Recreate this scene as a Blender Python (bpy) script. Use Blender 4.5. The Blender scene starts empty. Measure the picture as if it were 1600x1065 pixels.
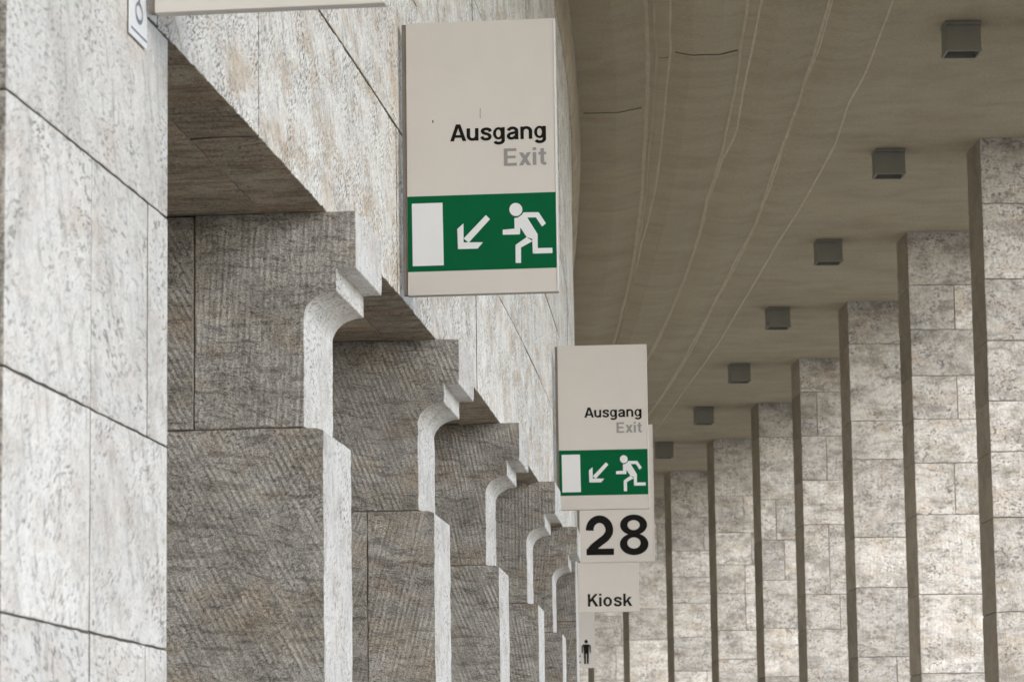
import bpy, bmesh, math, random
from math import sin, cos, pi, radians
from mathutils import Matrix, Vector, noise

SC = bpy.context.scene
COL = SC.collection
EYE = 1.6                      # eye height above the concourse floor

# ------------------------------------------------------------------ camera
PITCH, ROLL = 0.1487933, 0.0135
fw = Vector((0, cos(PITCH), sin(PITCH))); up0 = Vector((0, -sin(PITCH), cos(PITCH))); rt0 = Vector((1, 0, 0))
cu = up0 * cos(ROLL) + rt0 * sin(ROLL); cr = rt0 * cos(ROLL) - up0 * sin(ROLL)
cam = bpy.data.cameras.new('camera'); cam.lens = 113.85; cam.sensor_width = 36
cam.clip_start = 0.1; cam.clip_end = 3000
cam.dof.use_dof = True; cam.dof.focus_distance = 19.5; cam.dof.aperture_fstop = 8.5
co = bpy.data.objects.new('camera', cam); COL.objects.link(co); SC.camera = co
M = Matrix((cr, cu, -fw)).transposed().to_4x4(); M.translation = Vector((0, 0, EYE)); co.matrix_world = M

# ------------------------------------------------------------------ light
SUN_EL, SUN_AZ = radians(30), radians(140)      # broad overcast glow from the open side, behind the camera
w = bpy.data.worlds.new('World'); SC.world = w; w.use_nodes = True
nt = w.node_tree; bg = nt.nodes['Background']
sky = nt.nodes.new('ShaderNodeTexSky'); sky.sky_type = 'NISHITA'; sky.sun_disc = False
sky.sun_elevation = SUN_EL; sky.sun_rotation = SUN_AZ; sky.air_density = 1.0; sky.dust_density = 1.2; sky.ozone_density = 1.2
nt.links.new(sky.outputs[0], bg.inputs[0]); bg.inputs[1].default_value = 0.12
sl = bpy.data.lights.new('sun', 'SUN'); sl.energy = 0.80; sl.angle = radians(65); sl.color = (0.96, 0.985, 1.0)
so = bpy.data.objects.new('sun', sl); COL.objects.link(so)
sd = Vector((sin(SUN_AZ) * cos(SUN_EL), cos(SUN_AZ) * cos(SUN_EL), sin(SUN_EL)))
so.rotation_euler = sd.to_track_quat('Z', 'Y').to_euler()
SC.view_settings.view_transform = 'Standard'; SC.view_settings.look = 'None'
SC.view_settings.exposure = 1.55; SC.view_settings.gamma = 1.0
SC.render.engine = 'CYCLES'
SC.cycles.max_bounces = 8; SC.cycles.diffuse_bounces = 6

# ------------------------------------------------------------------ curved plan of the concourse
R, A0, T0 = 307.857, 2.67153, 0.1524109
CEN = Vector((cos(T0), -sin(T0))) * -(A0 + R)
def plan(s, w, bend=True):
    t = T0 - s / R
    if bend and s > 33:
        w -= min(s - 33, 9) * 0.0111 + max(0, s - 42) * 0.0067
    return CEN + Vector((cos(t), -sin(t))) * (R + w)
def P(s, w, h, bend=True):                      # h is measured from eye height
    p = plan(s, w, bend); return Vector((p.x, p.y, h + EYE))
def heading(s): return -(T0 - s / R)

# ------------------------------------------------------------------ materials
def newmat(name, rough=0.8, spec=0.3):
    m = bpy.data.materials.new(name); m.use_nodes = True
    b = m.node_tree.nodes['Principled BSDF']; b.inputs['Roughness'].default_value = rough
    b.inputs['Specular IOR Level'].default_value = spec
    return m, m.node_tree, b
def flat(name, col, rough=0.5, spec=0.4, metal=0.0, mottle=0.04):
    m, t, b = newmat(name, rough, spec); b.inputs['Metallic'].default_value = metal
    tc = t.nodes.new('ShaderNodeTexCoord'); n = t.nodes.new('ShaderNodeTexNoise')
    n.inputs['Scale'].default_value = 6; n.inputs['Detail'].default_value = 5
    t.links.new(tc.outputs['Object'], n.inputs['Vector'])
    r = t.nodes.new('ShaderNodeValToRGB')
    r.color_ramp.elements[0].position = .3; r.color_ramp.elements[1].position = .7
    r.color_ramp.elements[0].color = (*[c * (1 - mottle) for c in col], 1); r.color_ramp.elements[1].color = (*[c * (1 + mottle) for c in col], 1)
    t.links.new(n.outputs['Fac'], r.inputs[0]); t.links.new(r.outputs[0], b.inputs['Base Color'])
    return m
class NT:
    def __init__(s, t): s.t = t
    def n(s, ty, **kw):
        x = s.t.nodes.new(ty)
        for k, v in kw.items():
            if k.startswith('i_'): x.inputs[k[2:].replace('_', ' ')].default_value = v
            else: setattr(x, k, v)
        return x
    def L(s, a, b): s.t.links.new(a, b)
    def math(s, op, a, b=None, clamp=False):
        x = s.t.nodes.new('ShaderNodeMath'); x.operation = op; x.use_clamp = clamp
        for i, v in enumerate((a, b)):
            if v is None: continue
            if isinstance(v, (int, float)): x.inputs[i].default_value = v
            else: s.L(v, x.inputs[i])
        return x.outputs[0]
    def ramp(s, fac, lo, hi, c0=(0, 0, 0), c1=(1, 1, 1)):
        x = s.t.nodes.new('ShaderNodeValToRGB'); e = x.color_ramp.elements
        e[0].position = lo; e[1].position = hi; e[0].color = (*c0, 1); e[1].color = (*c1, 1)
        s.L(fac, x.inputs[0]); return x.outputs[0]
    def mix(s, fac, a, b, bt='MIX'):
        x = s.t.nodes.new('ShaderNodeMix'); x.data_type = 'RGBA'; x.blend_type = bt
        for sock, v in ((x.inputs[0], fac), (x.inputs[6], a), (x.inputs[7], b)):
            if isinstance(v, (int, float)): sock.default_value = v
            elif isinstance(v, tuple): sock.default_value = (*v, 1)
            else: s.L(v, sock)
        return x.outputs[2]
    def mapping(s, vec, scale=(1, 1, 1), rot=None):
        if rot is not None:
            q = s.t.nodes.new('ShaderNodeVectorRotate'); q.rotation_type = 'Z_AXIS'; s.L(vec, q.inputs['Vector'])
            if isinstance(rot, (int, float)): q.inputs['Angle'].default_value = rot
            else: s.L(rot, q.inputs['Angle'])
            vec = q.outputs[0]
        x = s.t.nodes.new('ShaderNodeVectorMath'); x.operation = 'MULTIPLY'; s.L(vec, x.inputs[0]); x.inputs[1].default_value = scale
        return x.outputs[0]
    def noise(s, vec, scale, detail=5, rough=.55, dist=0.0):
        x = s.t.nodes.new('ShaderNodeTexNoise'); s.L(vec, x.inputs['Vector'])
        x.inputs['Scale'].default_value = scale; x.inputs['Detail'].default_value = detail
        x.inputs['Roughness'].default_value = rough; x.inputs['Distortion'].default_value = dist
        return x.outputs['Fac']

def stone(name, light, dark, ochre, stain=(.5, .72), streak=(.52, .66), pit=(.60, .68), streak_amt=.5, pit_amt=.7,
          tool=14.0, tool_amt=.5, bump=.5, bump_d=.01, ang=(-.6, .6), bed=0.0, bedscale=(3, 16, 1), grain_amt=.35, tone=(.86, 1.08), ochre_amt=.5, pit_scale=(22, 70, 1), bigmap=(1.7, 1.7, 1)):
    m, t, b = newmat(name, 0.85, 0.25); q = NT(t)
    uv = q.n('ShaderNodeUVMap', uv_map='UVMap').outputs[0]
    at = q.n('ShaderNodeAttribute', attribute_name='blk')
    sep = q.n('ShaderNodeSeparateColor'); q.L(at.outputs['Color'], sep.inputs[0])
    off = q.mapping(at.outputs['Vector'], (31, 47, 23))
    v = q.n('ShaderNodeVectorMath', operation='ADD'); q.L(uv, v.inputs[0]); q.L(off, v.inputs[1]); v = v.outputs[0]
    wob = q.n('ShaderNodeTexNoise'); q.L(v, wob.inputs['Vector']); wob.inputs['Scale'].default_value = 2.2; wob.inputs['Detail'].default_value = 3
    wv = q.n('ShaderNodeVectorMath', operation='SCALE'); q.L(wob.outputs['Color'], wv.inputs[0]); wv.inputs['Scale'].default_value = .16
    v2 = q.n('ShaderNodeVectorMath', operation='ADD'); q.L(v, v2.inputs[0]); q.L(wv.outputs[0], v2.inputs[1]); v2 = v2.outputs[0]
    a = q.math('ADD', q.math('MULTIPLY', sep.outputs[1], ang[1] - ang[0]), ang[0])
    big = q.noise(q.mapping(v, bigmap), 1.0, 8, .68)
    och = q.noise(q.mapping(v, (1, 2.2, 1)), 2.3, 6, .6)
    bedv = q.mapping(v2, bedscale, bed)
    bd = q.noise(bedv, 1.0, 7, .68)
    pitv = q.mapping(v2, pit_scale, a)
    pt = q.noise(pitv, 1.0, 3, .6)
    fine = q.noise(v, 55, 5, .7)
    mid = q.noise(v, 11, 6, .7)
    wave = q.n('ShaderNodeTexWave', wave_type='BANDS', bands_direction='X', wave_profile='SIN')
    q.L(q.mapping(v, (1, 1, 1), a), wave.inputs['Vector']); wave.inputs['Scale'].default_value = tool
    wave.inputs['Distortion'].default_value = .45; wave.inputs['Detail'].default_value = 3; wave.inputs['Detail Scale'].default_value = 1.2; wave.inputs['Detail Roughness'].default_value = .7
    rid = q.noise(q.mapping(v, (44, 5, 1), a), 1.0, 3, .6)
    wmask = q.ramp(q.noise(v, 3.5, 6, .75), .36, .56)
    wav = q.math('ADD', q.math('MULTIPLY', q.math('MULTIPLY', wave.outputs['Fac'], wmask), .55), q.math('MULTIPLY', q.ramp(rid, .35, .68), .6))
    spk = q.ramp(q.noise(v, 130, 3, .75), .36, .66)
    c = q.mix(q.math('MULTIPLY', q.ramp(och, .48, .74), ochre_amt), light, ochre)
    c = q.mix(q.math('MULTIPLY', q.ramp(big, *stain), .75), c, dark)
    c = q.mix(q.math('MULTIPLY', q.ramp(bd, *streak), streak_amt), c, tuple(x * .62 for x in dark))
    patch = q.ramp(q.noise(v, 3.1, 4, .6), .38, .62)
    pm = q.math('MULTIPLY', q.ramp(pt, *pit), q.math('ADD', q.math('MULTIPLY', patch, .85), .15))
    c = q.mix(q.math('MULTIPLY', pm, pit_amt), c, tuple(x * .45 for x in dark))
    g = q.math('ADD', q.math('MULTIPLY', q.math('ADD', q.math('MULTIPLY', spk, .55), q.math('ADD', q.math('MULTIPLY', q.ramp(fine, .35, .65), .25), q.math('MULTIPLY', q.ramp(mid, .32, .68), .3))), grain_amt * 2), 1 - grain_amt)
    wl = q.math('ADD', q.math('MULTIPLY', wav, tool_amt * .35), 1 - tool_amt * .2)
    tn = q.math('ADD', q.math('MULTIPLY', sep.outputs[0], tone[1] - tone[0]), tone[0])
    k = q.math('MULTIPLY', q.math('MULTIPLY', g, wl), tn)
    comb = q.n('ShaderNodeCombineColor'); [q.L(k, comb.inputs[i]) for i in range(3)]
    c = q.mix(1.0, c, comb.outputs[0], 'MULTIPLY'); q.L(c, b.inputs['Base Color'])
    h = q.math('ADD', q.math('MULTIPLY', wav, tool_amt), q.math('MULTIPLY', mid, 1.1))
    h = q.math('ADD', h, q.math('ADD', q.math('MULTIPLY', fine, .45), q.math('MULTIPLY', spk, .12))); h = q.math('SUBTRACT', h, q.math('MULTIPLY', pm, .7))
    h = q.math('SUBTRACT', h, q.math('MULTIPLY', q.ramp(bd, *streak), .35))
    bp = q.n('ShaderNodeBump'); bp.inputs['Strength'].default_value = bump; bp.inputs['Distance'].default_value = bump_d
    q.L(h, bp.inputs['Height']); q.L(bp.outputs[0], b.inputs['Normal'])
    return m

M_WALL = stone('pale_limestone', (.84, .82, .78), (.47, .42, .36), (.58, .45, .32), stain=(.52, .80), streak=(.54, .62), streak_amt=.45,
               pit=(.53, .57), pit_amt=.9, tool=13, tool_amt=.2, bump=.6, bump_d=.010, ang=(-.75, -.35), bed=.75, bedscale=(6, 24, 1), grain_amt=.34, tone=(.95, 1.06), pit_scale=(24, 70, 1), ochre_amt=.9)
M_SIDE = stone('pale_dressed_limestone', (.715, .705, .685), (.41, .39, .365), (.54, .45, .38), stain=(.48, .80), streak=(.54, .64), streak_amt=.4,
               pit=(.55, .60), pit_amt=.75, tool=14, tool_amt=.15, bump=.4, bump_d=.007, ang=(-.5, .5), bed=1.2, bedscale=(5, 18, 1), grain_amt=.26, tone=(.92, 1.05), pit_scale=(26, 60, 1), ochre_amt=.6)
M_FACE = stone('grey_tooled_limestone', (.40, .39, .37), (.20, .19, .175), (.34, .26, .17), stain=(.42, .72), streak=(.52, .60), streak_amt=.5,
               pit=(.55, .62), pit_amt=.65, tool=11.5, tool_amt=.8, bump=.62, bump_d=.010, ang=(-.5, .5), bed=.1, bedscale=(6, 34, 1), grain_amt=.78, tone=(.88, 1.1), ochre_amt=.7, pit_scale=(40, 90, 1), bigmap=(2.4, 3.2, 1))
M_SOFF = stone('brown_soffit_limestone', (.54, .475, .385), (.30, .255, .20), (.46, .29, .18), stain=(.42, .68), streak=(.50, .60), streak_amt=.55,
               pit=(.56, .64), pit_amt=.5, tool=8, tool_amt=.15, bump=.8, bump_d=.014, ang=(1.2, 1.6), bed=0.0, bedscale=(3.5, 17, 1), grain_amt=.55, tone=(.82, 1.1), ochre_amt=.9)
M_PIER = stone('weathered_pier_limestone', (.60, .58, .55), (.27, .25, .22), (.46, .37, .27), stain=(.47, .64), streak=(.53, .62), streak_amt=.4,
               pit=(.53, .59), pit_amt=.75, tool=5.5, tool_amt=.4, bump=.5, bump_d=.014, ang=(-.5, .1), bed=0.0, bedscale=(2.4, 9, 1), grain_amt=.65, tone=(.70, 1.04), ochre_amt=.75, pit_scale=(22, 30, 1), bigmap=(2.4, 3.3, 1))
M_PSHADE = stone('shaded_pier_flank_limestone', (.37, .32, .25), (.22, .185, .14), (.29, .22, .155), stain=(.46, .72), streak=(.54, .68), streak_amt=.3,
               pit=(.6, .68), pit_amt=.3, tool=7, tool_amt=.3, bump=.6, bump_d=.015, ang=(-.5, .5), bed=.8, bedscale=(2, 8, 1), grain_amt=.3, tone=(.8, 1.1))  # same pier stone, with the shade of the backlit flank painted into its colour
M_MORTAR = flat('mortar', (.17, .155, .135), .95, .1)
M_COVE = stone('ochre_cornice_stone', (.56, .49, .37), (.30, .25, .18), (.42, .30, .17), stain=(.45, .75), streak=(.5, .7), streak_amt=.2, pit=(.6, .68), pit_amt=.3,
               tool=10, tool_amt=.1, bump=.3, bump_d=.006, grain_amt=.2, tone=(.9, 1.08))

def plaster():
    m, t, b = newmat('brown_ceiling_plaster', .9, .15); q = NT(t)
    uv = q.n('ShaderNodeUVMap', uv_map='UVMap').outputs[0]      # x along the concourse, y across it
    v = q.mapping(uv, (1, 1, 1))
    big = q.noise(q.mapping(v, (1.0, .8, 1)), 1.0, 7, .65)
    st = q.noise(q.mapping(v, (2.6, 1.1, 1)), 1.0, 8, .68, .3)
    fine = q.ramp(q.noise(q.mapping(v, (1.2, 1, 1)), 24, 5, .75), .3, .7)
    c = q.mix(q.ramp(big, .35, .68), (.445, .385, .28), (.375, .32, .228))
    c = q.mix(q.math('MULTIPLY', q.ramp(st, .50, .72), .45), c, (.27, .23, .165))
    c = q.mix(q.math('MULTIPLY', q.ramp(st, .30, .48, (1, 1, 1), (0, 0, 0)), .3), c, (.47, .42, .335))
    g = q.math('ADD', q.math('MULTIPLY', fine, .34), .83)
    comb = q.n('ShaderNodeCombineColor'); [q.L(g, comb.inputs[i]) for i in range(3)]
    c = q.mix(1.0, c, comb.outputs[0], 'MULTIPLY')
    q.L(c, b.inputs['Base Color'])
    h = q.math('ADD', q.math('MULTIPLY', fine, .35), st); bp = q.n('ShaderNodeBump'); bp.inputs['Strength'].default_value = .5; bp.inputs['Distance'].default_value = .012
    q.L(h, bp.inputs['Height']); q.L(bp.outputs[0], b.inputs['Normal'])
    return m
M_CEIL = plaster()
M_LIME = flat('pale_plaster_arris', (.60, .545, .44), .9, .1, mottle=.10)
M_FLOOR = flat('concourse_paving', (.42, .385, .325), .8, .3, mottle=.1)
M_GROUND = flat('outer_ground', (.34, .315, .27), .9, .2, mottle=.12)
M_PANEL = flat('warm_white_enamel', (.61, .58, .552), .42, .4, mottle=.015)
M_RAIL = flat('grey_aluminium_rail', (.20, .175, .15), .5, .5, mottle=.1)
M_EDGE = flat('white_panel_edge', (.72, .71, .69), .4, .4, mottle=.02)
M_GREEN = flat('safety_green', (.002, .105, .040), .7, .08, mottle=.03)
M_WHITE = flat('pictogram_white', (.72, .74, .775), .45, .3, mottle=.01)
M_BLACK = flat('letter_black', (.012, .011, .010), .7, .08)
M_GREY = flat('letter_grey', (.27, .27, .265), .5, .3)
M_LAMP = flat('grey_lamp_housing', (.19, .19, .165), .5, .4, mottle=.06)
M_LAMPIN = flat('dark_lamp_glass', (.05, .05, .045), .3, .5)
M_PLATE = flat('white_number_plate', (.78, .80, .83), .4, .4, mottle=.01)
M_BLUE = flat('blue_grey_print', (.16, .19, .27), .5, .3)

# ------------------------------------------------------------------ mesh helpers
class MB:
    """collects stone blocks and other prisms into one mesh"""
    def __init__(s): s.v = []; s.f = []; s.uv = []; s.mi = []; s.col = []; s.mats = []
    def mat(s, m):
        if m not in s.mats: s.mats.append(m)
        return s.mats.index(m)
    def face(s, idx, uvs, mi): s.f.append(idx); s.uv.append(uvs); s.mi.append(mi)
    def prism(s, out, c0, c1, fmap, caps, side, step=.12, cstep=.3, amp=.0, seed=0, rnd=None, sidefn=None):
        """out: outline (a,b) ccw; extruded along c; fmap(a,b,c)->Vector; caps: material of both ends; side: material of sides"""
        rr = random.Random(seed); rc = rnd or (rr.random(), rr.random(), rr.random(), 1)
        pts = []; per = [0.0]; n = len(out); sm = []
        for i in range(n):
            p, q = Vector(out[i]), Vector(out[(i + 1) % n]); d = (q - p).length; k = max(1, int(round(d / step)))
            m_ = s.mat(sidefn(p, q) if sidefn else side)
            for j in range(k):
                pts.append((p.lerp(q, j / k), (q - p).normalized())); sm.append(m_)
        n = len(pts); L = [0.0]
        for i in range(n): L.append(L[-1] + (pts[(i + 1) % n][0] - pts[i][0]).length)
        cs = max(1, int(round(abs(c1 - c0) / cstep))); base = len(s.v)
        for j in range(cs + 1):
            c = c0 + (c1 - c0) * j / cs
            for i, (p, d) in enumerate(pts):
                a, b = p
                if amp:
                    o = amp * (noise.noise(Vector((a * 9 + seed * 3.1, b * 9, c * 9))) * .6 + .8 * noise.noise(Vector((a * 27, b * 27 + seed, c * 27))))
                    a += d.y * o; b += -d.x * o
                s.v.append(fmap(a, b, c)); s.col.append(rc)
        for j in range(cs):
            for i in range(n):
                k = (i + 1) % n; q0 = base + j * n
                u0, u1 = c0 + (c1 - c0) * j / cs, c0 + (c1 - c0) * (j + 1) / cs
                s.face((q0 + i, q0 + k, q0 + n + k, q0 + n + i), ((u0, L[i]), (u0, L[i + 1]), (u1, L[i + 1]), (u1, L[i])), sm[i])
        cm = s.mat(caps)
        s.face(tuple(base + i for i in reversed(range(n))), tuple(tuple(pts[i][0]) for i in reversed(range(n))), cm)
        b2 = base + cs * n
        s.face(tuple(b2 + i for i in range(n)), tuple(tuple(pts[i][0]) for i in range(n)), cm)
    def build(s, name, parent=None, bevel=0.0, smooth=False):
        me = bpy.data.meshes.new(name); me.from_pydata([tuple(v) for v in s.v], [], s.f)
        for m in s.mats: me.materials.append(m)
        me.polygons.foreach_set('material_index', s.mi)
        uvl = me.uv_layers.new(name='UVMap'); flat_ = [c for f in s.uv for u in f for c in u]; uvl.data.foreach_set('uv', flat_)
        ca = me.color_attributes.new('blk', 'FLOAT_COLOR', 'POINT'); ca.data.foreach_set('color', [c for q in s.col for c in q])
        bm = bmesh.new(); bm.from_mesh(me); bmesh.ops.recalc_face_normals(bm, faces=bm.faces); bm.to_mesh(me); bm.free()
        if smooth: me.polygons.foreach_set('use_smooth', [True] * len(me.polygons))
        o = bpy.data.objects.new(name, me); COL.objects.link(o)
        if bevel:
            bv = o.modifiers.new('bevel', 'BEVEL'); bv.width = bevel; bv.segments = 2; bv.limit_method = 'ANGLE'; bv.angle_limit = radians(48)
        if parent: o.parent = parent
        return o
def tag(o, label=None, cat=None, group=None, kind=None):
    if label: o['label'] = label
    if cat: o['category'] = cat
    if group: o['group'] = group
    if kind: o['kind'] = kind
    return o
def empty(name, loc, rz=0, **k):
    o = bpy.data.objects.new(name, None); COL.objects.link(o); o.location = loc; o.rotation_euler = (0, 0, rz); o.empty_display_size = .1
    return tag(o, **k)
def copy_tree(o, parent=None):
    c = o.copy(); COL.objects.link(c); c.parent = parent
    for ch in [x for x in bpy.data.objects if x.parent == o]: copy_tree(ch, c)
    return c
def rect(a0, b0, a1, b1): return [(a0, b0), (a1, b0), (a1, b1), (a0, b1)]
def localmap(loc, rz):
    """maps building coordinates to the local space of an empty"""
    inv = (Matrix.Translation(Vector(loc)) @ Matrix.Rotation(rz, 4, 'Z')).inverted()
    return lambda v: inv @ v

HS = 2.749           # underside of the lintel over the portals (from eye height)
HC = 8.30            # ceiling over the outer half of the concourse
FL = -EYE            # floor
DEEP = -2.6
G = .0035            # half joint

# ------------------------------------------------------------------ structure: ground, floor, ceiling
def sheet(name, x0, y0, x1, y1, z, mat):
    b = MB(); b.prism(rect(x0, y0, x1, y1), z - .2, z, lambda a, c, h: Vector((a, c, h)), mat, mat, step=1e9, cstep=1e9)
    o = b.build(name); tag(o, kind='structure'); return o
sheet('ground', -1500, -1500, 1500, 1500, -.012, M_GROUND)
b = MB(); mi = b.mat(M_FLOOR); N = 74; S0, S1 = -12, 112
for i in range(N + 1):
    s = S0 + (S1 - S0) * i / N
    for wv in (-2.55, 7.5): b.v.append(P(s, wv, FL, False)); b.col.append((.5, .5, .5, 1))
for i in range(N): b.face((2 * i, 2 * i + 1, 2 * i + 3, 2 * i + 2), ((0, 0), (0, 1), (1, 1), (1, 0)), mi)
tag(b.build('floor'), kind='structure')

LINES = [  # seams in the plaster: (rise to the left of it, width of pale arris, [(s,w)...])
 (.03, .030, [(32.56,.84),(33.85,.85),(34.87,.86),(37.5,.86),(40.5,.86),(42,.88),(44.7,.90),(48.7,.94),(53,.98),(56.3,1.03),(70,1.1)]),
 (.03, .016, [(32.45,.93),(33.9,.93),(34.9,.96),(36.3,.94),(37.9,.94),(40,.92),(42.7,.94),(47.9,.95),(50.6,.97),(56.3,1.04),(70,1.11)]),
 (.02, .017, [(32.35,1.10),(33.6,1.09),(34.6,1.11),(36.5,1.08),(38.5,1.07),(40.4,1.06),(42.7,1.05),(46.4,.99),(50.1,.98),(56.3,1.05),(70,1.12)]),
 (.03, .018, [(32.36,1.90),(33.7,1.88),(36.45,1.87),(38.9,1.84),(40,1.84),(43,1.77),(45.6,1.79),(48.85,1.78),(53.2,1.76),(55.7,1.73),(58,1.74),(70,1.74)]),
 (.015, .014, [(32.26,2.04),(34.8,1.99),(36.7,1.96),(38.4,1.97),(39.1,1.94),(40.3,1.86),(43,1.785),(45.6,1.80),(53.2,1.77),(58,1.75),(70,1.75)]),
 (.025, .015, [(32.27,2.73),(34.2,2.69),(36.2,2.64),(39.1,2.58),(40.7,2.54),(44.7,2.53),(48.1,2.43),(51.7,2.39),(55.6,2.37),(66.7,2.45)]),
 (.012, .010, [(32.18,2.76),(34.2,2.72),(35.6,2.67),(36.2,2.645),(39.1,2.585),(44.7,2.535),(51.7,2.395),(66.7,2.455)]),
 (.02, .012, [(32.16,3.38),(33.6,3.34),(35.4,3.30),(37,3.21),(39.2,3.21),(40.3,3.17),(43.3,3.06),(46,2.94),(49.3,2.87),(52.4,2.82),(55.4,2.81),(61.6,2.75),(68,2.84)]),
]
def interp(tb, s):
    if s <= tb[0][0]: return tb[0][1]
    for (a, x), (c, y) in zip(tb, tb[1:]):
        if s <= c: return x + (y - x) * (s - a) / (c - a)
    return tb[-1][1]
b = MB(); m0 = b.mat(M_CEIL); m1 = b.mat(M_LIME)
NS = 520; tot = sum(l[0] for l in LINES)
for i in range(NS + 1):
    s = -12 + 124 * i / NS; h = HC + tot
    row = [(-.35, h)]; last = -.3
    for k, (dh, cw, tb) in enumerate(LINES):
        wv = interp(tb, s) + .008 * noise.noise(Vector((s * .8, k * 5.3, 0))) + .004 * noise.noise(Vector((s * 3.3, k * 9.1, 4)))
        c_ = 1.6 * cw * (.9 + .35 * noise.noise(Vector((s * 1.7, k * 3.3, 9))))
        a_ = max(wv - c_ / 2, last + .003); row += [(last + (a_ - last) * u, h - .08 * min(1, (a_ - last)) * sin(pi * u)) for u in (.3, .7)]; row.append((a_, h)); h -= dh; last = max(wv + c_ / 2, a_ + .003); row.append((last, h))
    row += [(4.6, h), (7.2, h)]
    for wv, hh in row: b.v.append(P(s, wv, hh + .006 * noise.noise(Vector((s * .5, wv * .8, 2))), False)); b.col.append((.5, .5, .5, 1))
n = len(row)
for i in range(NS):
    s0, s1 = -12 + 124 * i / NS, -12 + 124 * (i + 1) / NS
    for j in range(n - 1):
        q0 = i * n + j; wv = (j * .37)
        isl = (j < 4 * len(LINES) and j % 4 == 3)
        w0 = plan(s0, 0, False)
        b.face((q0, q0 + 1, q0 + n + 1, q0 + n), ((s0, row[j][0]), (s0, row[j + 1][0]), (s1, row[j + 1][0]), (s1, row[j][0])), m1 if isl else m0)
# thickness: slab above
ring = len(b.v)
for i in range(0, NS + 1, 8):
    s = -12 + 124 * i / NS
    for wv, hh in ((-3.2, HC + 1.4), (7.2, HC + 1.4), (7.2, HC + .001)): b.v.append(P(s, wv, hh, False)); b.col.append((.5, .5, .5, 1))
for i in range(NS // 8):
    q0 = ring + 3 * i
    for j in range(2): b.face((q0 + j, q0 + j + 1, q0 + j + 4, q0 + j + 3), ((0, 0), (0, 1), (1, 1), (1, 0)), m0)
ceil = b.build('ceiling'); tag(ceil, kind='structure')
# fine shrinkage cracks across some strips
def crackmap(s, wv, h):
    ws = [-.3] + [interp(l[2], s) for l in LINES]
    for w0, w1 in zip(ws, ws[1:]):
        if w0 <= wv <= w1:
            u = (wv - w0) / (w1 - w0); k = .08 * min(1, w1 - w0) * .81
            h -= k * min(1, u / .3, (1 - u) / .3)
    return P(s, wv, h, False)
ck = MB()
for (s, w0, w1, sl_) in ((37.65, .10, .80, 0), (34.55, 1.16, 1.84, .0), (34.9, .985, 1.085, 0)):
    hh = HC + sum(l[0] for l in LINES if l[2][0][1] > (w0 + w1) / 2)
    k = int((w1 - w0) / .05); up, dn = [], []
    for i in range(k + 1):
        wv = w0 + (w1 - w0) * i / k; o = .02 * noise.noise(Vector((wv * 4, s, 0))); e = .003 * abs(noise.noise(Vector((wv * 9, s, 5)))) + .001
        up.append((s + o + e, wv)); dn.append((s + o - e, wv))
    ck.prism(dn + up[::-1], hh - .0095, hh + .01, crackmap, M_MORTAR, M_MORTAR, step=9, cstep=9)
ck = ck.build('crack', ceil)

# ------------------------------------------------------------------ the portal wall
wall = empty('portal_wall', P(20, 0, FL), label='pale limestone wall above the row of portals, running the length of the concourse', cat='wall')
L_ = localmap(wall.location, 0)
rnd = random.Random(5)
def swmap(a, b_, c): return L_(P(a, c, b_))       # outline (s,h), extruded along w
wb = MB(); courses = [HS, 3.632, 4.50, 5.35, 6.2, 7.0, 7.74]
for ci in range(6):
    h0, h1 = courses[ci], courses[ci + 1]
    if ci == 0:
        js = [-12.]
        js += [12.42 + 3.91 * k for k in range(-6, 26)] + [10.6]
        js = sorted(x for x in js if -12 <= x < 112)
    else:
        js = [-12.]
        while js[-1] < 110: js.append(js[-1] + rnd.choice((1.35, 1.7, 2.1, 2.46, 3.0)))
    for x0, x1 in zip(js, js[1:]):
        near = 8 < x1 < 34
        if x1 < -10 and ci > 0 and False: continue
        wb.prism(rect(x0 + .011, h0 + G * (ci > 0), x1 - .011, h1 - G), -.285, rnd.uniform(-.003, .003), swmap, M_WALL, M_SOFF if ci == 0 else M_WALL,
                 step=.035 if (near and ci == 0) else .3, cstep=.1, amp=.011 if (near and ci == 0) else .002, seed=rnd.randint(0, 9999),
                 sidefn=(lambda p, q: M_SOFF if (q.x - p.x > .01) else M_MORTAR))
wb.build('facing_blocks', wall, bevel=.004)
# inner soffit blocks and core
ib = MB(); x = -12.
while x < 112:
    x1 = x + rnd.choice((1.6, 2.0, 2.7))
    for w0, w1 in ((DEEP, -1.35), (-1.35, -.285)):
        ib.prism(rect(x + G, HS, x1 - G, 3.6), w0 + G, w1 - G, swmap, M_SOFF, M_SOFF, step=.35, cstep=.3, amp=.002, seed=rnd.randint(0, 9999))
    x = x1
ib.build('soffit_blocks', wall, bevel=.004)
cb = MB(); cb.prism(rect(-12, HS + .03, 112, 8.45), -.27, -.010, swmap, M_MORTAR, M_MORTAR, step=1.5, cstep=9)
cb.prism(rect(-12, 3.61, 112, 8.8), DEEP, -.29, swmap, M_MORTAR, M_MORTAR, step=1.5, cstep=9)
cb.build('core', wall)
# rounded cornice
kb = MB(); x = -12.
def covew(s): return .012 + .09 * min(1, max(0, (s - 31) / 8))
while x < 112:
    x1 = x + 2.6
    prof = [(-.25, 7.745), (-.02, 7.745)] + [(-.02 + 1.0 * sin(a) , 7.745 + .40 - .40 * cos(a)) for a in [radians(d) for d in range(15, 91, 15)]] + [(.98, 8.46), (-.25, 8.46)]
    def cm_(a, b_, c):
        k = covew(c); return L_(P(c, a if a < 0 else a * (k + .02) - (.02 - .02 * a) * 0, b_))
    prof = [(pa if pa < 0 else pa, pb) for pa, pb in prof]
    kb.prism(prof, x + G, x1 - G, cm_, M_COVE, M_COVE, step=.2, cstep=.35, amp=.003, seed=rnd.randint(0, 9999))
    x = x1
kb.build('cornice', wall, bevel=.003)
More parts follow.
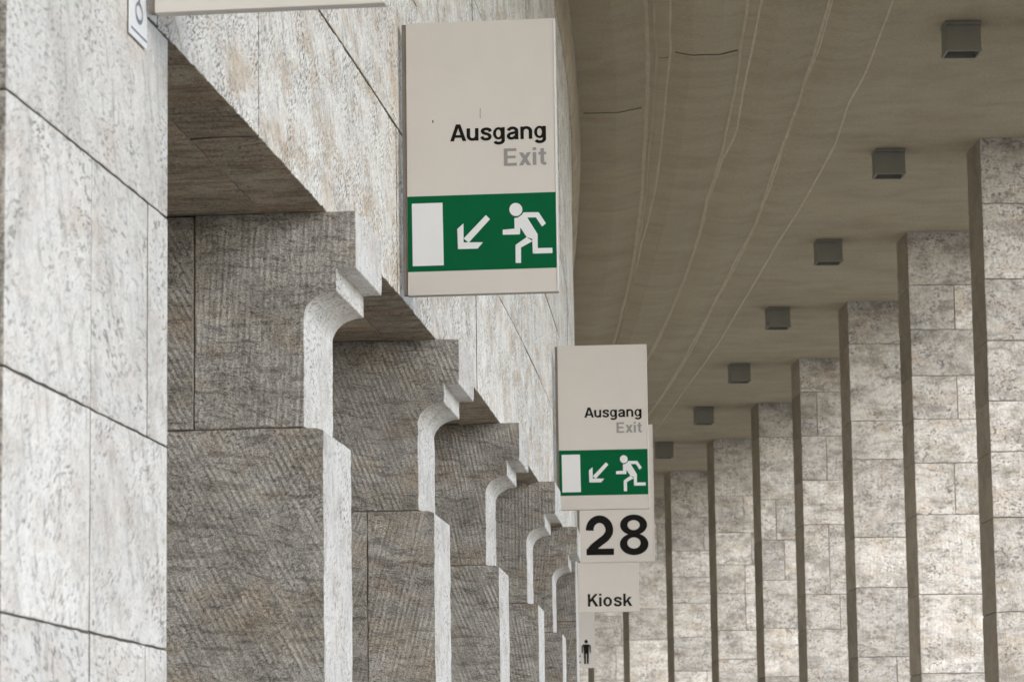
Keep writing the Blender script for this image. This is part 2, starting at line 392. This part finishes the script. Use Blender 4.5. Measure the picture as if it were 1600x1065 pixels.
# unseen wall added behind the portals to stop light leaking in
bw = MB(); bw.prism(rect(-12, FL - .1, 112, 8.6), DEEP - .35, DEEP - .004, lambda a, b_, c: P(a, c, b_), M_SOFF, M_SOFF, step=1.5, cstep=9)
o = bw.build('light_stop_wall'); tag(o, 'unseen brown wall added deep behind the piers to stop light leaking in', 'wall')

# ------------------------------------------------------------------ narrow portal piers
TH = .79
PROF = [(.132, HS), (.132, 2.486), (.045, 2.486), (.045, 2.383)] + \
       [(-.105 + .150 - .150 * sin(radians(a)) - .0, 2.383 - .115 + .115 * cos(radians(a))) for a in range(8, 90, 8)] + [(-.105, 2.268), (-.105, 1.772)]
LAB = ['nearest notched stone portal pier, just beyond the wide flat pier at the left edge',
       'second notched stone pier from the front, its base split by an upright joint',
       'third notched stone pier from the front, seen below the large exit sign',
       'fourth notched stone pier from the front, left of the smaller exit sign',
       'fifth and farthest notched stone pier, left of the kiosk sign']
for k, s0 in enumerate((14.035, 17.948, 21.872, 25.753, 29.744)):
    pier = empty('portal_pier', P(s0, 0, FL), heading(s0), label=LAB[k], cat='pier', group='notched stone piers between the portals')
    Lm = localmap(pier.location, heading(s0))
    def pm(a, b_, c, Lm=Lm): return Lm(P(c, a, b_))            # outline (w,h), extruded along s
    fine = k < 3; st = .05 if fine else .12
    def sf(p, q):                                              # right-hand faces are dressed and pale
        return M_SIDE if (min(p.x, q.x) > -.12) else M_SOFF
    inner = (-.606, -.95, -1.1, -.9, -.8)[k]
    sd_ = [(11, 12, 13), (31, 52, 23), (17, 44, 45), (61, 62, 93), (71, 22, 73)][k]
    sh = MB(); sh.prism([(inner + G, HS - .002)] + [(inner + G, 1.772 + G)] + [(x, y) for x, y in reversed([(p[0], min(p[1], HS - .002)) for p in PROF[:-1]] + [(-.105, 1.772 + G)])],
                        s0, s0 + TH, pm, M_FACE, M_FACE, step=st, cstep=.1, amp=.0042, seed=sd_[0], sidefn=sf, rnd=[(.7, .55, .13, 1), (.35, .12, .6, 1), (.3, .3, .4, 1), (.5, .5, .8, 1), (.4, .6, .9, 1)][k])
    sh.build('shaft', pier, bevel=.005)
    pe = MB(); cut = (None, -.40, None, -.75, None)[k]
    segs = [(-1.3, -.02)] if cut is None else [(cut + G, -.02), (-1.3, cut - G)]
    for j, (w0, w1) in enumerate(segs):
        for i, (h0, h1) in enumerate(((.15, 1.772), (FL, .15))):
            top = h1 - G
            ol = [(w0, h0 + G), (w1, h0 + G), (w1, top - (.012 if i == 0 and j == 0 else 0)), (w1 - (.03 if i == 0 and j == 0 else 0), top), (w0, top)]
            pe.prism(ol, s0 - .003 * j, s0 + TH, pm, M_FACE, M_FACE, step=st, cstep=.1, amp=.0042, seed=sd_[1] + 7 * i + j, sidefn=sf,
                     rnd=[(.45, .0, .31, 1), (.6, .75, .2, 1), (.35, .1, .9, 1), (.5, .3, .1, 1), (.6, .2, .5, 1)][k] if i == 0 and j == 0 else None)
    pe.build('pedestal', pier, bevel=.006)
    inn = MB()
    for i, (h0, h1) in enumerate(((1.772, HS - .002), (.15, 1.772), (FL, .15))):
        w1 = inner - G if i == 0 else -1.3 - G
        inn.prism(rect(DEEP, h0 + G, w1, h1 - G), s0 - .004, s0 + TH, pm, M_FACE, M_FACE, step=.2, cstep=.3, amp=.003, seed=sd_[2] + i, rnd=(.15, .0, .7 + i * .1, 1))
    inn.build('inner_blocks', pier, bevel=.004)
    jo = MB(); jo.prism(rect(DEEP + .02, FL + .02, -.13, HS - .02), s0 + .012, s0 + TH - .012, pm, M_MORTAR, M_MORTAR, step=1, cstep=1); jo.build('mortar', pier)

# ------------------------------------------------------------------ wide flat piers
def wide_pier(s0, s1, label, courses, seed, far=False):
    pier = empty('flat_pier', P(s0, 0, FL), heading(s0), label=label, cat='pier', group='wide flat stone piers flush with the wall')
    Lm = localmap(pier.location, heading(s0)); rn = random.Random(seed)
    m = MB()
    for h0, h1, js in courses:
        xs = [s0] + js + [s1]
        for i in range(len(xs) - 1):
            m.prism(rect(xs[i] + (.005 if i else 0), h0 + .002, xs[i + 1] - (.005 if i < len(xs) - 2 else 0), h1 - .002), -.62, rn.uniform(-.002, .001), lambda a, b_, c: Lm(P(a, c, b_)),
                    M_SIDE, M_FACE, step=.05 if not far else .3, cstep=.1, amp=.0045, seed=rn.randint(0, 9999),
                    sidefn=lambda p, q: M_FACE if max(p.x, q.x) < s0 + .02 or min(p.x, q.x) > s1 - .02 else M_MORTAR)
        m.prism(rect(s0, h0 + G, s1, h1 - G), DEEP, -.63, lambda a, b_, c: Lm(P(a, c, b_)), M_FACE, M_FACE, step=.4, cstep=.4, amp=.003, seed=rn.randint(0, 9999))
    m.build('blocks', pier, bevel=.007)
    j = MB(); j.prism(rect(s0 + .014, FL + .02, s1 - .014, HS - .01), DEEP + .02, -.009, lambda a, b_, c: Lm(P(a, c, b_)), M_MORTAR, M_MORTAR, step=1, cstep=1); j.build('mortar', pier)
    return pier
wide_pier(8.74, 10.775, 'wide flat pale stone pier filling the left edge, with staggered block joints',
          [(2.108, HS - .002, []), (1.308, 2.108, [9.72, 10.48]), (.612, 1.308, [9.72]), (-.25, .612, [9.72, 10.46]), (-.9, -.25, [9.4]), (FL, -.9, [9.9])], 4)
wide_pier(33.62, 60., 'distant flat stone pier flush with the wall, left of the kiosk and toilet signs',
          [(2.108, HS - .002, [35.6, 37.5, 40, 44, 50]), (1.0, 2.108, [36.5, 39, 43, 48]), (.1, 1.0, [35.2, 38, 42]), (FL, .1, [36])], 8, True)

# ------------------------------------------------------------------ right-hand row of rectangular piers
FLP = [(5.79, 39.07), (5.65, 45.40), (5.42, 51.58), (5.19, 57.99), (4.90, 64.14), (4.37, 70.23), (3.72, 76.60), (2.90, 83.2), (2.13, 89.5), (1.20, 95.6)]
BEF = [(5.86, 32.8), (5.88, 26.5), (5.83, 20.2), (5.70, 13.9), (5.5, 7.6), (5.2, 1.3)]
PLAB = ['first square-cut stone pier at the right edge, rising out of frame below the ceiling', 'second stone pier from the right edge, dark mould staining its top block', 'third stone pier from the right edge',
        'fourth stone pier from the right edge', 'fifth stone pier from the right edge', 'sixth stone pier from the right edge', 'seventh stone pier from the right edge, just right of the number sign',
        'eighth stone pier from the right, shaded flank showing below the kiosk sign', 'ninth stone pier from the right, shaded flank starting below the toilet sign', 'farthest, tenth stone pier, almost wholly hidden behind the signs and wall edge']
allp = [(p, i) for i, p in enumerate(FLP)] + [(p, -1 - i) for i, p in enumerate(BEF)]
for (x, y), idx in allp:
    tt = -.035 - max(0, y - 38) * .0022 if y > 20 else -.035 + (20 - y) * .0012
    rz = -tt * 1.0
    if idx >= 0: lab = PLAB[idx]
    else: lab = 'tall stone pier nearer than the picture shows, beyond its right edge'
    pier = empty('colonnade_pier', (x, y, 0), rz, label=lab, cat='pier', group='tall stone piers along the open side' if 0 <= idx else 'piers nearer than the photograph shows')
    rn = random.Random(100 + idx * 7); m = MB(); h = HC + EYE + .01; TW, TD = 1.12, .93; first = True
    fixed = {0: [.83, .94, .76, .74, .62, .80, 1.14, 1.0], 1: [.78, .64, .66, .62, .62, .73, 1.12]}.get(idx, [])
    mp = lambda a, b_, c: Vector((a, c, b_))
    ci = 0
    while h > 0:
        dh = fixed[ci] if ci < len(fixed) else rn.choice((.62, .7, .8, .95, 1.1, 1.25)); h0 = max(0, h - dh)
        if h0 < .3: h0 = 0
        spl = rn.random() < .33 and not first
        if idx == 1: spl = ci in (1, 3, 5)
        if idx == 0: spl = False
        cut = rn.choice((.45, .62, .78, .3)) if spl else None
        if idx == 1 and spl: cut = .64 if ci != 5 else .56
        cells = [(0, TW)] if cut is None else [(0, cut), (cut, TW)]
        for a0, a1 in cells:
            dirt = rn.random()
            m.prism(rect(a0 + (.004 if a0 else 0), h0 + .0045, a1 - (.004 if a1 < TW else 0), h - .0045), rn.uniform(-.006, .004), TD, mp, M_PIER, M_PIER, step=.12 if idx in (0, 1, 2, 3) else .3, cstep=.3, amp=.008,
                    seed=rn.randint(0, 9999), sidefn=lambda p, q: M_PSHADE if max(p.x, q.x) < .03 else M_PIER, rnd=(dirt, rn.random(), rn.random(), 1))
        h = h0; first = False; ci += 1
    m.build('blocks', pier, bevel=.008)
    j = MB(); j.prism(rect(.018, .02, TW - .02, HC + EYE - .01), .018, TD - .02, mp, M_MORTAR, M_MORTAR, step=3, cstep=3); j.build('mortar', pier)

# ------------------------------------------------------------------ ceiling lamps
def box(mb, x0, y0, z0, x1, y1, z1, mat): mb.prism(rect(x0, y0, x1, y1), z0, z1, lambda a, b_, c: Vector((a, b_, c)), mat, mat, step=9, cstep=9)
def lamp_thing():
    t = empty('ceiling_lamp', (0, 0, 0)); W = .375; D = .34; Hh = .315; a = W / 2
    m = MB(); box(m, -a, 0, -.045, a, D, 0, M_LAMP); m.build('mounting_plate', t, bevel=.004)
    m = MB(); e_ = .006
    m.prism(rect(-a + e_, e_, a - e_, D - e_), -.12, -.05, lambda p, q_, r_: Vector((p, q_, r_)), M_LAMP, M_LAMP, step=9, cstep=9)
    for (x0, y0, x1, y1) in ((-a + e_, e_, a - e_, .026), (-a + e_, D - .026, a - e_, D - e_), (-a + e_, .0262, -a + .026, D - .0262), (a - .026, .0262, a - e_, D - .0262)): box(m, x0, y0, -Hh + .022, x1, y1, -.1195, M_LAMP)
    m.build('housing', t)
    m = MB(); z0, z1 = -Hh - .012, -Hh + .024
    for (x0, y0, x1, y1) in ((-a, 0, a, .022), (-a, D - .022, a, D), (-a, .0225, -a + .022, D - .0225), (a - .022, .0225, a, D - .0225)): box(m, x0, y0, z0, x1, y1, z1, M_LAMP)
    m.build('rim', t, bevel=.002)
    m = MB(); box(m, -a + .03, .03, -.145, a - .03, D - .03, -.122, M_LAMPIN); m.build('glass', t)
    return t
lamps = [(4.78, 33.12), (4.75, 39.58), (4.59, 45.88), (4.35, 52.01), (4.16, 58.46), (3.86, 64.62), (3.33, 70.59)]
proto = lamp_thing()
LN = ['nearest and largest grey box lamp on the ceiling, at the upper right', 'second grey box lamp from the front, left of the first pier top', 'third grey box lamp from the front, left of the second pier top',
      'fourth grey box lamp on the ceiling, middle of the row', 'fifth grey box lamp on the ceiling, left of the fourth pier top', 'sixth grey box lamp on the ceiling, last but one of the row',
      'smallest and farthest grey box lamp, right beside the smaller exit sign']
for i, (x, y) in enumerate(lamps):
    o = proto if i == 0 else copy_tree(proto)
    o.location = (x, y, HC + EYE - .004); o.rotation_euler = (0, 0, .03 + .0022 * (y - 33))
    tag(o, LN[i], 'lamp', 'grey box lamps in a row on the ceiling')

# ------------------------------------------------------------------ lettering
def arc(cx, cy, rx, ry, a0, a1, n=14): return [(cx + rx * cos(radians(a0 + (a1 - a0) * i / n)), cy + ry * sin(radians(a0 + (a1 - a0) * i / n))) for i in range(n + 1)]
def spline(p, n=6):
    r = []; q = [p[0]] + p + [p[-1]]
    for i in range(1, len(q) - 2):
        for j in range(n):
            t = j / n; r.append(tuple(.5 * ((2 * q[i][k]) + (-q[i-1][k] + q[i+1][k]) * t + (2*q[i-1][k] - 5*q[i][k] + 4*q[i+1][k] - q[i+2][k]) * t*t + (-q[i-1][k] + 3*q[i][k] - 3*q[i+1][k] + q[i+2][k]) * t**3) for k in (0, 1)))
    return r + [p[-1]]
PX, PY = .104, .087
class Glyphs:
    def __init__(s, mat): s.m = MB(); s.mat = mat; s.mi = s.m.mat(mat); s.k = 0
    def quadstrip(s, a, c, tr):
        s.k += 1; y = -.0012 - .00004 * (s.k % 12); base = len(s.m.v)
        for p, q in zip(a, c):
            for (u, v) in (p, q): x, z = tr(u, v); s.m.v.append(Vector((x, y, z))); s.m.col.append((.5, .5, .5, 1))
        for i in range(len(a) - 1):
            q0 = base + 2 * i; s.m.face((q0, q0 + 1, q0 + 3, q0 + 2), ((0, 0),) * 4, s.mi)
    def poly(s, pts, tr):
        s.k += 1; y = -.0012 - .00004 * (s.k % 12); base = len(s.m.v)
        for u, v in pts: x, z = tr(u, v); s.m.v.append(Vector((x, y, z))); s.m.col.append((.5, .5, .5, 1))
        s.m.face(tuple(range(base, base + len(pts))), ((0, 0),) * len(pts), s.mi)
    def stroke(s, pts, tr, px=PX, py=PY):
        a, c = [], []
        for i, p in enumerate(pts):
            d = Vector(pts[min(i + 1, len(pts) - 1)]) - Vector(pts[max(i - 1, 0)]); d.normalize(); nx, ny = -d.y, d.x
            a.append((p[0] + nx * px, p[1] + ny * py)); c.append((p[0] - nx * px, p[1] - ny * py))
        s.quadstrip(a, c, tr)
    def ring(s, o, i, tr, n=40):
        a = arc(*o, 0, 360, n); c = arc(*i, 0, 360, n); s.quadstrip(a, c, tr)
    def glyph(s, ch, tr):
        S, Pl, Rg = (lambda p, **k: s.stroke(p, tr, **k)), (lambda p: s.poly(p, tr)), (lambda o, i: s.ring(o, i, tr))
        r = lambda x0, y0, x1, y1: Pl([(x0, y0), (x1, y0), (x1, y1), (x0, y1)])
        if ch == 'A':
            Pl([(0, 0), (.225, 0), (.475, .76), (.475, 1), (.345, 1)]); Pl([(.475, 1), (.475, .76), (.725, 0), (.95, 0), (.605, 1)]); r(.25, .205, .70, .365); return .97
        if ch == 'u': S([(.10, .74), (.10, .30)] + arc(.345, .30, .245, .222, 180, 345, 12)); r(.49, 0, .69, .74); return .80
        if ch == 'n': r(0, 0, .20, .74); S(arc(.345, .45, .245, .222, 165, 0, 12) + [(.59, 0)]); return .80
        if ch == 's': S(spline([(.575, .50), (.52, .63), (.33, .675), (.16, .625), (.125, .53), (.20, .435), (.33, .39), (.48, .33), (.555, .22), (.49, .10), (.32, .065), (.15, .11), (.085, .235)]), px=.100, py=.086); return .735
        if ch == 'g':
            Rg((.325, .385, .325, .365), (.315, .385, .135, .225)); r(.49, .0, .69, .74); S([(.59, .02)] + arc(.335, -.02, .255, .175, 0, -158, 12)); return .80
        if ch == 'a':
            S(arc(.335, .50, .235, .178, 172, 0, 12) + [(.57, 0)]); S(spline([(.55, .425), (.33, .375), (.16, .32), (.095, .20), (.16, .09), (.29, .068), (.43, .11), (.56, .23)]), px=.098, py=.078); Pl([(.56, 0), (.70, 0), (.67, .12), (.56, .2)]); return .79
        if ch == 'E': r(0, 0, .21, 1); r(.2, .84, .72, 1); r(.2, .425, .665, .58); r(.2, 0, .735, .16); return .83
        if ch == 'x': Pl([(0, 0), (.235, 0), (.70, .74), (.465, .74)]); Pl([(0.01, .74), (.245, .74), (.71, 0), (.475, 0)]); return .775
        if ch == 'i': r(0, 0, .20, .74); r(0, .85, .20, 1.02); return .30
        if ch == 't': S([(.22, .95), (.22, .22)] + arc(.34, .20, .12, .125, 180, 270, 5) + [(.44, .075)]); r(0, .59, .44, .74); return .5
        if ch == 'K': r(0, 0, .20, 1); Pl([(.19, .33), (.55, 1), (.80, 1), (.19, .20)][::-1] if 0 else [(.19, .30), (.19, .57), (.56, 1), (.81, 1)]); Pl([(.29, .50), (.44, .66), (.86, 0), (.61, 0)]); return .87
        if ch == 'k': r(0, 0, .20, 1); Pl([(.19, .21), (.19, .42), (.45, .74), (.69, .74)]); Pl([(.27, .38), (.41, .53), (.73, 0), (.49, 0)]); return .72
        if ch == 'o': Rg((.35, .37, .35, .385), (.35, .37, .15, .232)); return .80
        if ch == '2':
            a = arc(.35, .64, .25, .275, 183, -18, 18); S(a + spline([(.572, .53), (.50, .435), (.38, .345), (.25, .245), (.16, .165), (.115, .08)], 5)[0:], px=.100, py=.098)
            r(.01, 0, .71, .165); return .86
        if ch == '8': Rg((.36, .755, .345, .265), (.36, .75, .155, .125)); Rg((.365, .265, .365, .28), (.36, .295, .167, .14)); return .86
        if ch == 'W':
            for x in (0, .5): Pl([(x, 1), (x + .2, 1), (x + .33, .3), (x + .25, 0)]); Pl([(x + .25, 0), (x + .37, 0), (x + .61, 1), (x + .45, 1)])
            return 1.12
        if ch == 'C': S(arc(.42, .5, .33, .42, 42, 318, 24)); return .8
        return .3
    def text(s, txt, right, base, cap, track=.0):
        # measure
        class D(Glyphs):
            def poly(q, *a): pass
            def quadstrip(q, *a): pass
        d = D(s.mat); adv = [d.glyph(c, lambda u, v: (u, v)) + track for c in txt]; lastw = {'g': .69, 't': .45, 'k': .72, '8': .73, 'C': .78}.get(txt[-1], adv[-1])
        x = right - (sum(adv[:-1]) + lastw) * cap
        for c, a in zip(txt, adv):
            s.glyph(c, lambda u, v, x=x: (x + u * cap, base + v * cap)); x += a * cap
    def build(s, name, parent): return s.m.build(name, parent)

SW_, SH_, ST_ = .80, 1.455, .06
def sign(s, label, w0=.034, rz=0.0, name='hanging_sign', loc=None):
    t = empty(name, loc or P(s, w0, HS - .005), heading(s) + rz, label=label, cat='sign', group='beige hanging signs along the wall')
    m = MB(); box(m, .010, .0, 0, SW_, ST_, SH_, M_PANEL); m.build('panel', t, bevel=.0025)
    m = MB(); box(m, -.013, .008, .004, .0095, ST_ - .008, SH_ - .004, M_RAIL); m.build('mounting_rail', t, bevel=.002)
    m = MB(); box(m, SW_ - .007, -.0035, .004, SW_ - .0005, -.0004, SH_ - .004, M_EDGE); m.build('edge_trim', t)
    return t
def exit_sign(s, label, scratches):
    t = sign(s, label, name='exit_sign')
    g = Glyphs(M_BLACK); g.text('Ausgang', .746, .812, .0905, .0); g.build('word_lettering', t)
    g = Glyphs(M_GREY); g.text('Exit', .746, .672, .0925, .02); g.build('translation_lettering', t)
    m = MB(); box(m, .0115, -.0012, .125, SW_ - .0085, .0, .525, M_GREEN); m.build('green_field', t)
    g = Glyphs(M_WHITE)
    def tr(x, y, off=0): return (.008 + (x - 141) / 1050 * .79, .525 - (y + .0272 * (x - 140) - 290) / 516 * .40)
    f = lambda pts: g.poly([(x, y) for x, y in pts], tr)
    _y = g.m
    f([(177, 338), (392, 332), (397, 760), (180, 766)])
    f([(695, 418), (723, 446), (572, 606), (537, 578)]); f([(494, 512), (537, 475), (537, 610), (497, 650)]); f([(497, 650), (525, 604), (672, 604), (634, 647)])
    g.quadstrip(arc(904, 381, 45, 45, 0, 180, 20), arc(904, 381, 45, 45, 0, -180, 20), tr)
    # runner in convex pieces
    f([(893, 440), (922, 436), (934, 500), (930, 551), (893, 514)]); f([(893, 512), (930, 551), (811, 553), (811, 519)])
    f([(915, 438), (945, 418), (957, 401), (1062, 400), (1046, 435), (983, 436), (1053, 550), (1040, 590), (977, 570), (930, 497)])
    f([(1062, 400), (1112, 476), (1085, 498), (1042, 434)])
    f([(977, 570), (1018, 597), (935, 641), (900, 622)]); f([(898, 623), (936, 640), (935, 746), (898, 746)])
    f([(1015, 560), (1053, 550), (1053, 645), (1018, 682)]); f([(1020, 682), (1052, 645), (1154, 643), (1155, 679)])
    for i, v in enumerate(g.m.v): v.y -= .0012
    g.build('escape_pictogram', t)
    if scratches:
        g = Glyphs(M_BLACK); g.poly([(.399, .93), (.401, .93), (.4025, .985), (.4, .985)], lambda u, v: (u, v)); g.build('scratch', t); g = Glyphs(M_BLACK); g.poly([(.148, .915), (.154, .915), (.153, .93), (.147, .93)], lambda u, v: (u, v)); g.build('chip', t)
    return t
exit_sign(16.40, 'large beige exit sign reading Ausgang with green running figure, nearest whole sign', True)
exit_sign(28.12, 'smaller, farther beige Ausgang exit sign overlapping the number sign', False)
t = sign(33.91, 'beige sign with large black number 28 behind the farther exit sign', name='number_sign')
g = Glyphs(M_BLACK); g.text('28', .735, .078, .415, .0); g.build('numeral_lettering', t)
t = sign(41.9, 'beige sign reading Kiosk below the number sign', w0=.118, name='kiosk_sign', loc=P(41.9, -.078 + .0, HS - .005, False) )
g = Glyphs(M_BLACK); g.text('Kiosk', .708, .072, .163, .03); g.build('word_lettering', t)
t = sign(56.9, 'beige toilet sign with standing figure, lowest and farthest of the signs', name='toilet_sign', loc=P(56.9, -.178, HS - .005, False))
g = Glyphs(M_BLACK); ox = .645
g.ring((ox, .462, .030, .034), (ox, .462, .001, .001), lambda u, v: (u, v), 18)
idt = lambda u, v: (u, v)
g.poly([(ox - .055, .415), (ox + .055, .415), (ox + .045, .25), (ox - .045, .25)], idt)
for sg in (-1, 1):
    g.poly([(ox + sg * .055, .415), (ox + sg * .082, .385), (ox + sg * .082, .27), (ox + sg * .063, .255)], idt)
    g.poly([(ox + sg * .006, .25), (ox + sg * .045, .25), (ox + sg * .04, .07), (ox + sg * .008, .07)], idt)
g.text('WC', .557, .075, .16, .0)
g.build('toilet_pictogram', t)
sign(10.39, 'nearest beige sign, only its bottom edge showing at the top left', w0=.03)

# ------------------------------------------------------------------ small white plate on the near pier
sp = 10.165; t = empty('number_plate', P(sp, .004, 2.622), heading(sp) + pi / 2, label='small white plate with a blue ring symbol fixed high on the wide near pier', cat='plate')
m = MB(); box(m, 0, -.004, 0, .252, 0, .42, M_PLATE); m.build('plate', t, bevel=.002)
g = Glyphs(M_BLUE); c0 = (.132, .098)
g.quadstrip(arc(c0[0], c0[1], .052, .038, 0, 360, 40), arc(c0[0], c0[1] + .002, .040, .024, 0, 360, 40), idt)
g.poly([(.122, .13), (.142, .13), (.142, .22), (.122, .22)], idt); g.poly([(.02, .022), (.245, .022), (.245, .029), (.02, .029)], idt)
for v in g.m.v: v.y -= .004
g.build('ring_print', t)
